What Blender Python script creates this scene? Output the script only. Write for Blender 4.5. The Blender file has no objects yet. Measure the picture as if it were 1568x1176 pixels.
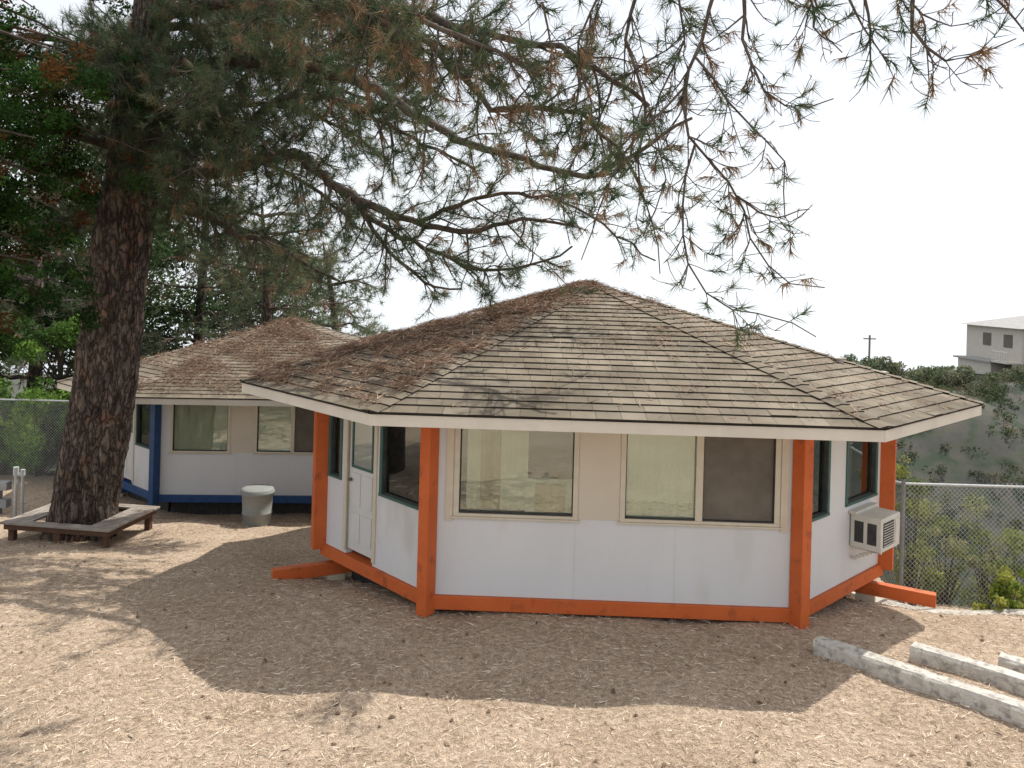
import bpy, math, random, bmesh
import numpy as np
from mathutils import Vector, Matrix
random.seed(7); rng=np.random.default_rng(7)
C=bpy.context.scene.collection
R=math.radians
# ---------------------------------------------------------------- materials
def newmat(name):
    m=bpy.data.materials.new(name); m.use_nodes=True
    nt=m.node_tree; nt.nodes.clear()
    out=nt.nodes.new('ShaderNodeOutputMaterial')
    return m,nt,out
def N(nt,t,**k):
    n=nt.nodes.new(t)
    for a,b in k.items(): setattr(n,a,b)
    return n
def noisy(name,c1,c2,scale=5,rough=.8,bump=.2,bscale=40,detail=6,stretch=(1,1,1),spec=.3,c3=None,scale2=60,p3=.5):
    m,nt,out=newmat(name); L=nt.links.new
    tc=N(nt,'ShaderNodeTexCoord'); mp=N(nt,'ShaderNodeMapping'); mp.inputs['Scale'].default_value=stretch
    L(tc.outputs['Object'],mp.inputs[0])
    no=N(nt,'ShaderNodeTexNoise'); no.inputs['Scale'].default_value=scale; no.inputs['Detail'].default_value=detail
    no.inputs['Roughness'].default_value=.65
    L(mp.outputs[0],no.inputs['Vector'])
    cr=N(nt,'ShaderNodeValToRGB'); cr.color_ramp.elements[0].position=.32; cr.color_ramp.elements[1].position=.68
    cr.color_ramp.elements[0].color=(*c1,1); cr.color_ramp.elements[1].color=(*c2,1)
    L(no.outputs[0],cr.inputs[0])
    b=N(nt,'ShaderNodeBsdfPrincipled'); b.inputs['Roughness'].default_value=rough; b.inputs['Specular IOR Level'].default_value=spec
    col=cr.outputs[0]
    if c3:
        n3=N(nt,'ShaderNodeTexNoise'); n3.inputs['Scale'].default_value=scale2; n3.inputs['Detail'].default_value=4
        L(mp.outputs[0],n3.inputs['Vector'])
        r3=N(nt,'ShaderNodeValToRGB'); r3.color_ramp.elements[0].position=p3; r3.color_ramp.elements[1].position=p3+.16
        L(n3.outputs[0],r3.inputs[0])
        mx=N(nt,'ShaderNodeMixRGB'); mx.inputs[2].default_value=(*c3,1)
        L(r3.outputs[0],mx.inputs[0]); L(col,mx.inputs[1]); col=mx.outputs[0]
    L(col,b.inputs['Base Color'])
    if bump>0:
        n2=N(nt,'ShaderNodeTexNoise'); n2.inputs['Scale'].default_value=bscale; n2.inputs['Detail'].default_value=8
        L(mp.outputs[0],n2.inputs['Vector'])
        bp=N(nt,'ShaderNodeBump'); bp.inputs['Strength'].default_value=bump; bp.inputs['Distance'].default_value=.03
        L(n2.outputs[0],bp.inputs['Height']); L(bp.outputs[0],b.inputs['Normal'])
    L(b.outputs[0],out.inputs[0])
    return m
def barkmat(name):
    m,nt,out=newmat(name); L=nt.links.new
    tc=N(nt,'ShaderNodeTexCoord'); mp=N(nt,'ShaderNodeMapping'); mp.inputs['Scale'].default_value=(1,1,.33)
    L(tc.outputs['Object'],mp.inputs[0])
    nz=N(nt,'ShaderNodeTexNoise'); nz.inputs['Scale'].default_value=7; nz.inputs['Detail'].default_value=7
    L(mp.outputs[0],nz.inputs['Vector'])
    ad=N(nt,'ShaderNodeMixRGB'); ad.blend_type='ADD'; ad.inputs[0].default_value=.32
    L(mp.outputs[0],ad.inputs[1]); L(nz.outputs['Color'],ad.inputs[2])
    vo=N(nt,'ShaderNodeTexVoronoi'); vo.feature='DISTANCE_TO_EDGE'; vo.inputs['Scale'].default_value=9
    L(ad.outputs[0],vo.inputs['Vector'])
    r1=N(nt,'ShaderNodeValToRGB'); e=r1.color_ramp.elements; e[0].position=0; e[0].color=(.045,.035,.029,1); e[1].position=.2; e[1].color=(.17,.138,.115,1)
    L(vo.outputs['Distance'],r1.inputs[0])
    n2=N(nt,'ShaderNodeTexNoise'); n2.inputs['Scale'].default_value=2.6; n2.inputs['Detail'].default_value=8; L(tc.outputs['Object'],n2.inputs['Vector'])
    r2=N(nt,'ShaderNodeValToRGB'); e=r2.color_ramp.elements; e[0].position=.56; e[0].color=(1,1,1,1); e[1].position=.70; e[1].color=(1.35,.95,.78,1); L(n2.outputs[0],r2.inputs[0])
    r3=N(nt,'ShaderNodeValToRGB'); e=r3.color_ramp.elements; e[0].position=.3; e[0].color=(.5,.5,.52,1); e[1].position=.7; e[1].color=(1.6,1.55,1.5,1); L(nz.outputs[0],r3.inputs[0])
    m1=N(nt,'ShaderNodeMixRGB'); m1.blend_type='MULTIPLY'; m1.inputs[0].default_value=1; L(r1.outputs[0],m1.inputs[1]); L(r2.outputs[0],m1.inputs[2])
    m2=N(nt,'ShaderNodeMixRGB'); m2.blend_type='MULTIPLY'; m2.inputs[0].default_value=1; L(m1.outputs[0],m2.inputs[1]); L(r3.outputs[0],m2.inputs[2])
    b=N(nt,'ShaderNodeBsdfPrincipled'); b.inputs['Roughness'].default_value=.95; b.inputs['Specular IOR Level'].default_value=.15
    L(m2.outputs[0],b.inputs['Base Color'])
    mm=N(nt,'ShaderNodeMath'); mm.operation='MINIMUM'; mm.inputs[1].default_value=.25; L(vo.outputs['Distance'],mm.inputs[0])
    bp=N(nt,'ShaderNodeBump'); bp.inputs['Strength'].default_value=.8; bp.inputs['Distance'].default_value=.2; L(mm.outputs[0],bp.inputs['Height'])
    n4=N(nt,'ShaderNodeTexNoise'); n4.inputs['Scale'].default_value=30; n4.inputs['Detail'].default_value=7; L(tc.outputs['Object'],n4.inputs['Vector'])
    b2=N(nt,'ShaderNodeBump'); b2.inputs['Strength'].default_value=.9; b2.inputs['Distance'].default_value=.05; L(n4.outputs[0],b2.inputs['Height']); L(bp.outputs[0],b2.inputs['Normal'])
    L(b2.outputs[0],b.inputs['Normal']); L(b.outputs[0],out.inputs[0]); return m
def groundmat(name):
    m,nt,out=newmat(name); L=nt.links.new
    tc=N(nt,'ShaderNodeTexCoord')
    def nz(s,d,st=(1,1,1)):
        mp=N(nt,'ShaderNodeMapping'); mp.inputs['Scale'].default_value=st; L(tc.outputs['Object'],mp.inputs[0])
        n=N(nt,'ShaderNodeTexNoise'); n.inputs['Scale'].default_value=s; n.inputs['Detail'].default_value=d; n.inputs['Roughness'].default_value=.7; L(mp.outputs[0],n.inputs['Vector']); return n.outputs[0]
    def ramp(i,p0,c0,p1,c1):
        r=N(nt,'ShaderNodeValToRGB'); e=r.color_ramp.elements; e[0].position=p0;e[0].color=(*c0,1);e[1].position=p1;e[1].color=(*c1,1); L(i,r.inputs[0]); return r.outputs[0]
    a=ramp(nz(.55,6),.35,(.42,.33,.25),.65,(.54,.44,.35))
    b_=ramp(nz(16,10),.34,(.62,.6,.57),.66,(1.3,1.29,1.27))
    c_=ramp(nz(90,4),.36,(.5,.47,.45),.62,(1.4,1.38,1.35))
    x=N(nt,'ShaderNodeMixRGB'); x.blend_type='MULTIPLY'; x.inputs[0].default_value=1; L(a,x.inputs[1]); L(b_,x.inputs[2])
    y=N(nt,'ShaderNodeMixRGB'); y.blend_type='MULTIPLY'; y.inputs[0].default_value=.9; L(x.outputs[0],y.inputs[1]); L(c_,y.inputs[2])
    b=N(nt,'ShaderNodeBsdfPrincipled'); b.inputs['Roughness'].default_value=1; b.inputs['Specular IOR Level'].default_value=.1
    L(y.outputs[0],b.inputs['Base Color'])
    bp=N(nt,'ShaderNodeBump'); bp.inputs['Strength'].default_value=1; bp.inputs['Distance'].default_value=.035; L(nz(30,9),bp.inputs['Height']); L(bp.outputs[0],b.inputs['Normal'])
    L(b.outputs[0],out.inputs[0]); return m
def attrmat(name,rough=.85,transl=0.0,bump=0):
    m,nt,out=newmat(name); L=nt.links.new
    at=N(nt,'ShaderNodeAttribute'); at.attribute_name='col'
    if rough>=1: b=N(nt,'ShaderNodeBsdfDiffuse'); L(at.outputs['Color'],b.inputs[0])
    else:
        b=N(nt,'ShaderNodeBsdfPrincipled'); b.inputs['Roughness'].default_value=rough; b.inputs['Specular IOR Level'].default_value=.25
        L(at.outputs['Color'],b.inputs['Base Color'])
    if bump:
        tc=N(nt,'ShaderNodeTexCoord'); n2=N(nt,'ShaderNodeTexNoise'); n2.inputs['Scale'].default_value=150
        L(tc.outputs['Object'],n2.inputs['Vector'])
        bp=N(nt,'ShaderNodeBump'); bp.inputs['Strength'].default_value=bump; bp.inputs['Distance'].default_value=.01
        L(n2.outputs[0],bp.inputs['Height']); L(bp.outputs[0],b.inputs['Normal'])
        n3=N(nt,'ShaderNodeTexNoise'); n3.inputs['Scale'].default_value=1.3; n3.inputs['Detail'].default_value=7; L(tc.outputs['Object'],n3.inputs['Vector'])
        r=N(nt,'ShaderNodeValToRGB'); e=r.color_ramp.elements; e[0].position=.35;e[0].color=(.72,.70,.68,1);e[1].position=.65;e[1].color=(1.15,1.15,1.15,1); L(n3.outputs[0],r.inputs[0])
        mu=N(nt,'ShaderNodeMixRGB'); mu.blend_type='MULTIPLY'; mu.inputs[0].default_value=1; L(at.outputs['Color'],mu.inputs[1]); L(r.outputs[0],mu.inputs[2]); L(mu.outputs[0],b.inputs['Base Color'])
    if transl>0:
        t=N(nt,'ShaderNodeBsdfTranslucent'); L(at.outputs['Color'],t.inputs['Color'])
        mx=N(nt,'ShaderNodeMixShader'); mx.inputs[0].default_value=transl
        L(b.outputs[0],mx.inputs[1]); L(t.outputs[0],mx.inputs[2]); L(mx.outputs[0],out.inputs[0])
    else: L(b.outputs[0],out.inputs[0])
    return m
def glassmat(name,tint=(.75,.8,.78),refl=.2):
    m,nt,out=newmat(name); L=nt.links.new
    tr=N(nt,'ShaderNodeBsdfTransparent'); tr.inputs[0].default_value=(*tint,1)
    gl=N(nt,'ShaderNodeBsdfGlossy'); gl.inputs['Roughness'].default_value=.015; gl.inputs[0].default_value=(.9,.95,.93,1)
    fr=N(nt,'ShaderNodeFresnel'); fr.inputs[0].default_value=1.5
    ad=N(nt,'ShaderNodeMath'); ad.operation='ADD'; ad.inputs[1].default_value=refl; ad.use_clamp=True
    L(fr.outputs[0],ad.inputs[0])
    mx=N(nt,'ShaderNodeMixShader'); L(ad.outputs[0],mx.inputs[0]); L(tr.outputs[0],mx.inputs[1]); L(gl.outputs[0],mx.inputs[2])
    L(mx.outputs[0],out.inputs[0]); return m
M={}
M['wall']=noisy('white_painted_plywood',(.60,.605,.61),(.65,.655,.66),1.2,.6,.05,18,stretch=(1,1,.35),c3=(.55,.54,.515),scale2=1.8,p3=.56)
M['creamwall']=noisy('cream_painted_plywood',(.56,.50,.40),(.61,.55,.45),1.2,.6,.05,18)
M['orange']=noisy('orange_paint',(.50,.105,.025),(.58,.135,.035),3,.55,.06,30,c3=(.36,.08,.025),scale2=6,p3=.56)
M['blue']=noisy('dark_blue_paint',(.02,.06,.16),(.03,.085,.22),6,.5,.1,30)
M['fascia']=noisy('cream_fascia_paint',(.56,.52,.45),(.66,.62,.54),2,.6,.05,30)
M['cream']=noisy('cream_window_frame',(.55,.49,.38),(.62,.56,.45),8,.5,.05,30)
M['green']=noisy('dark_green_frame',(.04,.10,.085),(.06,.13,.11),8,.5,.05,30)
M['door']=noisy('door_paint',(.58,.58,.57),(.63,.63,.61),4,.45,.05,20)
M['blind']=noisy('cream_blind',(.78,.70,.54),(.86,.79,.64),2,.8,.1,10,stretch=(8,8,.3))
M['screen']=noisy('dark_insect_screen',(.12,.105,.085),(.17,.15,.125),3,.9,.05,200)
M['tan']=noisy('tan_panelling',(.48,.35,.22),(.60,.47,.31),3,.8,.05,20,stretch=(4,4,.5))
M['floor']=noisy('interior_floor',(.3,.25,.2),(.4,.33,.25),3,.7,.05,20)
M['glass']=glassmat('window_glass',(.88,.93,.9),.13)
M['metal']=noisy('galvanised_steel',(.38,.40,.41),(.52,.54,.54),20,.45,.02,50)
M['plastic']=noisy('grey_plastic',(.24,.25,.24),(.29,.30,.28),3,.6,.05,50)
M['ac']=noisy('air_conditioner_paint',(.55,.53,.47),(.64,.62,.56),5,.5,.05,40)
M['black']=noisy('dark_grille_and_crawlspace_shade',(.03,.03,.03),(.06,.06,.06),10,.6,.05,40)
M['concrete']=noisy('concrete',(.40,.37,.33),(.62,.59,.53),6,.9,.5,35,c3=(.3,.28,.25),scale2=14)
M['block']=noisy('grey_block',(.26,.27,.28),(.36,.37,.38),4,.9,.4,25)
M['wood']=noisy('weathered_wood',(.16,.12,.09),(.34,.29,.24),5,.85,.4,30,stretch=(1,6,6))
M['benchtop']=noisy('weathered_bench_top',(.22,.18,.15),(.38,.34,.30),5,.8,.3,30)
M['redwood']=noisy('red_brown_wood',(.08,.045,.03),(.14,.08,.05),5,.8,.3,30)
M['bark']=barkmat('pine_bark')
M['limb']=noisy('limb_bark',(.04,.033,.028),(.14,.11,.09),7,.95,.8,25,detail=8,c3=(.14,.08,.055),scale2=4,p3=.58)
M['twig']=noisy('twig_bark',(.06,.048,.04),(.13,.105,.088),6,.95,.3,20)
M['ground']=groundmat('dirt_with_needle_litter')
M['hill']=noisy('canyon_hillside_soil',(.035,.042,.038),(.125,.108,.088),.4,.95,1.0,.9,detail=14,c3=(.04,.055,.035),scale2=.8,p3=.45)
M['base']=noisy('roof_felt',(.07,.06,.05),(.1,.09,.075),5,.9,.1,30)
M['soffit']=noisy('soffit_paint',(.55,.53,.48),(.65,.63,.58),4,.8,.05,30)
M['shingle']=attrmat('asphalt_shingle',.95,0,.5)
M['needle']=attrmat('pine_needles',1,.35)
M['leaf']=attrmat('leaves',1,.35)
M['litter']=attrmat('dry_needles',1,0)
M['rooftile2']=noisy('grey_flat_roof',(.30,.29,.28),(.38,.37,.36),3,.9,.1,10)
M['beige']=noisy('beige_stucco',(.50,.46,.40),(.56,.52,.46),3,.9,.1,10)
# ---------------------------------------------------------------- helpers
def npmesh(name,V,F,mat,col=None,parent=None,smooth=False):
    V=np.asarray(V,dtype=np.float32); F=np.asarray(F,dtype=np.int32)
    k=F.shape[1]; me=bpy.data.meshes.new(name)
    me.vertices.add(len(V)); me.vertices.foreach_set('co',V.ravel())
    me.loops.add(F.size); me.loops.foreach_set('vertex_index',F.ravel())
    me.polygons.add(len(F)); me.polygons.foreach_set('loop_start',np.arange(0,F.size,k,dtype=np.int32))
    try: me.polygons.foreach_set('loop_total',np.full(len(F),k,dtype=np.int32))
    except Exception: pass
    if smooth: me.polygons.foreach_set('use_smooth',np.ones(len(F),dtype=bool))
    me.update(calc_edges=True)
    if col is not None:
        a=me.color_attributes.new('col','FLOAT_COLOR','POINT')
        c=np.ones((len(V),4),dtype=np.float32); c[:,:3]=col; a.data.foreach_set('color',c.ravel())
    me.materials.append(mat)
    o=bpy.data.objects.new(name,me); C.objects.link(o)
    if parent: o.parent=parent
    return o
def empty(name,loc=(0,0,0)):
    e=bpy.data.objects.new(name,None); e.location=loc; e.empty_display_size=.2; C.objects.link(e); return e
class MB:
    def __init__(s): s.v=[]; s.f=[]
    def quadbox(s,p):
        i=len(s.v); s.v+=[tuple(q) for q in p]
        for f in ((0,3,2,1),(4,5,6,7),(0,1,5,4),(1,2,6,5),(2,3,7,6),(3,0,4,7)): s.f.append([i+j for j in f])
    def box(s,O,u,n,a0,a1,d0,d1,z0,z1):
        O=Vector(O);u=Vector(u);n=Vector(n);P=[]
        for z in (z0,z1):
            for a,d in ((a0,d0),(a1,d0),(a1,d1),(a0,d1)):
                q=O+u*a+n*d; P.append((q.x,q.y,z))
        s.quadbox(P)
    def abox(s,x0,x1,y0,y1,z0,z1): s.box((0,0,0),(1,0,0),(0,1,0),x0,x1,y0,y1,z0,z1)
    def make(s,name,mat,parent=None,bevel=0):
        me=bpy.data.meshes.new(name); me.from_pydata(s.v,[],s.f); me.materials.append(mat)
        o=bpy.data.objects.new(name,me); C.objects.link(o)
        bm=bmesh.new(); bm.from_mesh(me); bmesh.ops.recalc_face_normals(bm,faces=bm.faces); bm.to_mesh(me); bm.free()
        if bevel:
            b=o.modifiers.new('bevel','BEVEL'); b.width=bevel; b.segments=2
        if parent: o.parent=parent
        return o
def sm(x): x=np.clip(x,0,1); return x*x*(3-2*x)
def gh(x,y):
    x=np.asarray(x,dtype=float); y=np.asarray(y,dtype=float)
    z=-1.1*sm((y-9)/7.0)-.5*sm((y-16.2)/2.4)
    z=z-.42*sm((x-4.5)/1.8)*sm((y-10)/2.2)*(1-sm((y-14)/6))
    q=np.maximum(np.minimum(y-12.9,(x-7.0)*3),y-32)
    z=z-12.5*sm(q/17)
    z=z+11.9*sm((y-31)/27)*sm((x-8)/14)
    z=z-np.maximum(y-62,0)*.11
    z=z+sm((y-25)/20)*(.8*np.sin(x*.21+1)*np.sin(y*.17)+.4*np.sin(x*.6+y*.3))
    z=z+(.018*np.sin(x*2.1+y*1.3)+.014*np.sin(x*4.3-y*3.1))*(y>2)
    return z
# ---------------------------------------------------------------- ground
xs=np.concatenate([-np.geomspace(400,14,40),np.linspace(-13.5,13.5,180),np.geomspace(14,400,60)])
ys=np.concatenate([-np.geomspace(80,1,10),np.linspace(0,32,200),np.geomspace(32.5,650,110)])
X,Y=np.meshgrid(xs,ys); Z=gh(X,Y)
nx,ny=len(xs),len(ys)
V=np.stack([X.ravel(),Y.ravel(),Z.ravel()],1)
ii=np.arange((ny-1)*nx).reshape(ny-1,nx)[:,:-1].ravel()
F=np.stack([ii,ii+1,ii+nx+1,ii+nx],1)
g=npmesh('ground',V,F,M['ground'],smooth=True)
g.data.materials.append(M['hill'])
cx=V[F].mean(1); far=((cx[:,1]>16)&(cx[:,0]>8))|((cx[:,1]>13.2)&(cx[:,0]>7.6))|(cx[:,1]>34)|((cx[:,1]>22)&(cx[:,0]<-9))
g.data.polygons.foreach_set('material_index',far.astype(np.int32))
# ---------------------------------------------------------------- slivers (needles)
def slivers(P,D,Lh,W,cols,tri=True):
    n=len(P); D=D/np.linalg.norm(D,axis=1,keepdims=True)
    r=rng.normal(size=(n,3)); S=np.cross(D,r); S/=np.linalg.norm(S,axis=1,keepdims=True)+1e-9
    W=np.broadcast_to(W,(n,))[:,None]; Lh=np.broadcast_to(Lh,(n,))[:,None]
    V=np.stack([P-S*W/2,P+S*W/2,P+D*Lh],1).reshape(-1,3)
    F=np.arange(3*n).reshape(n,3)
    return V,F,np.repeat(cols,3,axis=0)
def pal(n,cs,var=.25):
    cs=np.array(cs); c=cs[rng.integers(0,len(cs),n)]
    return c*(1+rng.uniform(-var,var,(n,1)))
n=110000
y=4.6+14.4*rng.random(n)**1.25; x=rng.uniform(-1,1,n)*(y*.68+.5)
dens=.5+.5*np.sin(x*1.7+np.sin(y*1.3)*1.5)*np.sin(y*2.1+np.sin(x*.9)*2)
kp=rng.random(n)<(.45+.55*dens); x=x[kp];y=y[kp];n=len(x)
z=gh(x,y)+rng.uniform(.002,.025,n)
ang=rng.uniform(0,2*np.pi,n)
D=np.stack([np.cos(ang),np.sin(ang),rng.uniform(-.08,.25,n)],1)
V,F,c=slivers(np.stack([x,y,z],1),D,rng.uniform(.04,.13,n),rng.uniform(.003,.008,n),pal(n,[(.66,.55,.43),(.82,.73,.61),(.45,.33,.24),(.22,.155,.11),(.58,.44,.32),(.74,.62,.49)],.2))
npmesh('ground_needle_litter',V,F,M['litter'],c)
n=500; y=rng.uniform(5,17,n); x=rng.uniform(-1,1,n)*(y*.66); P=np.stack([x,y,gh(x,y)+.01],1)
vs=[];fs=[];cs=[]
for i in range(n):
    r_=random.uniform(.010,.030); a=random.uniform(0,6.28); e=np.array([math.cos(a),math.sin(a),0])*r_*random.uniform(1,2.2); f_=np.array([-math.sin(a),math.cos(a),0])*r_*.7; u_=np.array([0,0,r_*.8])
    k=len(vs); vs+= [P[i]+e,P[i]+f_,P[i]-e,P[i]-f_,P[i]+u_,P[i]-u_*.5]; fs+=[[k,k+1,k+4],[k+1,k+2,k+4],[k+2,k+3,k+4],[k+3,k,k+4]]
    cc=random.choice([(.16,.11,.075),(.28,.2,.14),(.42,.34,.26),(.12,.08,.06)]); cs+=[cc]*6
npmesh('pine_cones_and_bark_chips',np.array(vs),np.array(fs),M['litter'],np.array(cs))
# ---------------------------------------------------------------- building
HW,HF=4.0,2.22
def octo(k=1.0): 
    a,b=HW*k,HF*k
    return [(-b,-a),(b,-a),(a,-b),(a,b),(b,a),(-b,a),(-a,b),(-a,-b)]
def building(name,cx,cy,z0,rot,trim,which):
    E=empty(name,(0,0,0)); cr,sr=math.cos(rot),math.sin(rot)
    T=lambda p:(cx+p[0]*cr-p[1]*sr, cy+p[0]*sr+p[1]*cr)
    P=[Vector((*T(p),0)) for p in octo()]
    walls,tr,fr,grn,gl,bl,sc,dr,tn,cw,sk=[MB() for _ in range(11)]
    zb,zt=z0+.17,z0+2.42
    ctr=Vector((cx,cy,0))
    fl=[(.30,1.76,1.18,2.28,'w'),(2.33,4.2,1.18,2.28,'s')] if which==1 else [(.30,1.60,1.18,2.28,'b'),(2.2,3.9,1.18,2.28,'s')]
    rc=[(.10,.82,1.18,2.28,'g'),(1.36,2.30,1.2,2.28,'g')]
    lc=[(.12,.42,1.2,2.28,'g'),(.60,1.26,.22,2.28,'d'),(1.42,2.42,1.18,2.28,'g')]
    ops=[fl,rc,[(.9,3.4,1.0,2.28,'w')],[(.6,1.9,1.1,2.28,'g')],[(.3,2.1,.8,2.28,'w'),(2.3,4.1,.8,2.28,'w')],[(.5,2.0,1.0,2.28,'g')],[(.4,2.2,.9,2.28,'w'),(2.4,4.1,.9,2.28,'w')],lc]
    th=.11
    for k in range(8):
        A,B=P[k],P[(k+1)%8]; u=(B-A); Ln=u.length; u.normalize(); n=Vector((u.y,-u.x,0))
        s=0
        for (a,b,c,d,t) in ops[k]:
            c+=z0;d+=z0
            walls.box(A,u,n,s,a,-th,0,zb,zt)
            walls.box(A,u,n,a,b,-th,0,d,zt)
            if c>zb+.06: walls.box(A,u,n,a,b,-th,0,zb,c)
            F_=grn if t=='g' else fr
            w=.028 if t=='g' else .032
            if t!='d':
                F_.box(A,u,n,a-.03,b+.03,-.03,.022,c-.035,c)
                F_.box(A,u,n,a-.03,b+.03,-.03,.018,d-w,d+.02)
                F_.box(A,u,n,a-.03,a+w,-.03,.015,c,d-w); F_.box(A,u,n,b-w,b+.03,-.03,.015,c,d-w)
                sk.box(A,u,n,a+w,a+w+.012,-.045,.0,c,d-w); sk.box(A,u,n,b-w-.012,b-w,-.045,.0,c,d-w); sk.box(A,u,n,a+w,b-w,-.045,.0,c,c+.014)
                gl.box(A,u,n,a+w,b-w,-.055,-.049,c,d-w)
                if t in 'wsb': fr.box(A,u,n,a-.06,b+.06,.024,.045,c-.055,c-.037)
            if t=='b': bl.box(A,u,n,a+w,b-w,-.10,-.09,c,d-w)
            if t=='w' and k==0:
                sa=a+w+.08; j=0
                while sa<b-.62:
                    (tn if 3<j<10 else bl).box(A,u,n,sa,sa+.042,-.16-.02*(j%2),-.13-.02*(j%2),c+.02,d-w); sa+=.042; j+=1
                bl.box(A,u,n,b-.62,b-w,-.14,-.13,c,c+.42); tn.box(A,u,n,b-.5,b-.12,-.128,-.12,c+.0,c+.36)
            if t=='s':
                m=(a+b)/2
                fr.box(A,u,n,m-.05,m+.035,-.03,.012,c,d-w)
                bl.box(A,u,n,a+w,m-.04,-.085,-.075,c,d-w)
                sc.box(A,u,n,m+.05,b-w,-.04,-.036,c,d-w)
                if k==0: fr.box(A,u,n,b+.04,b+.13,.0,.02,c-.1,zt)
            if t=='w' and k==0: fr.box(A,u,n,a-.13,a-.045,.0,.02,c-.1,zt)
            if t=='d':
                dr.box(A,u,n,a,b,-.07,-.03,c+.02,d)
                for (z1,z2) in ((c+.15,c+.55),(c+.65,c+1.1)):
                    for (p,q) in ((a+.08,(a+b)/2-.04),((a+b)/2+.04,b-.08)):
                        dr.box(A,u,n,p,q,-.03,-.018,z1,z2)
                gl.box(A,u,n,a+.1,b-.1,-.03,-.024,c+1.2,d-.12)
                grn.box(A,u,n,a+.07,a+.1,-.03,-.012,c+1.17,d-.09); grn.box(A,u,n,b-.1,b-.07,-.03,-.012,c+1.17,d-.09)
                grn.box(A,u,n,a+.1,b-.1,-.03,-.012,c+1.17,c+1.2)
                fr.box(A,u,n,a-.07,a,-.05,.02,c,zt); fr.box(A,u,n,b,b+.07,-.05,.02,c,zt)
                sc.box(A,u,n,a+.06,a+.10,-.015,.03,c+.98,c+1.02)
            s=b
        walls.box(A,u,n,s,Ln,-th,0,zb,zt)
        if k==0:
            cw.box(A,u,n,ops[0][0][1]+.035,ops[0][1][0]-.035,.0,.008,z0+1.15,zt)
            for js in (1.76,2.98):
                walls.box(A,u,n,js,js+.006,0,.004,zb,z0+1.12)
        tr.box(A,u,n,-.02,Ln+.02,-.16,.045,z0,zb-.003)
        sk.box(A,u,n,.2,Ln-.2,-.42,-.38,z0-.5,z0+.1)  # black sheet below the floor, painted-in shade for the open gap
        rd=(A-ctr).normalized(); tg=Vector((-rd.y,rd.x,0))
        tr.box(A,tg,rd,-.075,.075,-.02,.17,z0-.05 if k in(0,1) else z0+.1,zt-.01)
        if k not in (0,1):
            tr.box(A,tg,rd,-.07,.07,-.6,.72,z0-.30,z0-.125)
            if k in(2,7) : fr.box(A,tg,rd,-.1,.1,-.3,-.05,float(gh(A.x,A.y))-.1,z0-.302)
    walls.make('walls',M['wall'],E); cw.make('cream_wall_panel',M['creamwall'],E); tr.make('trim_beams_and_posts',trim,E,.006); fr.make('window_frames',M['cream'],E)
    grn.make('dark_window_frames',M['green'],E); gl.make('window_panes',M['glass'],E); bl.make('window_blind',M['blind'],E)
    sc.make('window_screen',M['screen'],E); dr.make('door',M['door'],E,.004); sk.make('dark_gaskets_and_crawlspace_shade',M['black'],E)
    q=[(T((p[0]*.96,p[1]*.96))) for p in octo()]
    fm=bpy.data.meshes.new('f'); fm.from_pydata([(a,b,zb-.01) for a,b in q],[],[list(range(8))]); fm.materials.append(M['floor'])
    fo=bpy.data.objects.new('floor',fm); C.objects.link(fo); fo.parent=E
    X0=Vector((*T((0,0)),0)); uu=Vector((cr,sr,0)); nn=Vector((-sr,cr,0))
    tn.box(X0,uu,nn,-.6,.6,-2.0,-1.5,zb,zb+1.0); tn.box(X0,uu,nn,1.6,2.6,-.6,0,zb,zb+1.2)
    tn.make('curtain_and_furniture',M['tan'],E)
    ke=1.262; ze=z0+2.55; za=z0+4.03
    Ev=[Vector((*T((p[0]*ke,p[1]*ke)),ze)) for p in octo()]; AP=Vector((cx,cy,za))
    fa=MB(); vs=[];fs=[];cs=[]
    base_v=[tuple(e-Vector((0,0,.012))) for e in Ev]+[tuple(AP-Vector((0,0,.02)))]
    bm_=bpy.data.meshes.new('b'); bm_.from_pydata(base_v,[],[[k,(k+1)%8,8] for k in range(8)]); bm_.materials.append(M['base'])
    bo=bpy.data.objects.new('roof_deck',bm_); C.objects.link(bo); bo.parent=E
    qs=[tuple(Vector((*T((p[0]*(ke-.01),p[1]*(ke-.01))),z0+2.425))) for p in octo()]
    sm_=bpy.data.meshes.new('s'); sm_.from_pydata(qs,[],[list(range(8))]); sm_.materials.append(M['soffit'])
    so=bpy.data.objects.new('soffit',sm_); C.objects.link(so); so.parent=E
    NC=27
    def add(p,col):
        i=len(vs); vs.extend([tuple(a) for a in p]); fs.append([i,i+1,i+2,i+3]); cs.extend([col]*4)
    tones=[(.205,.172,.13),(.22,.185,.14),(.19,.16,.12),(.23,.197,.152),(.2,.172,.132)]
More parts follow.
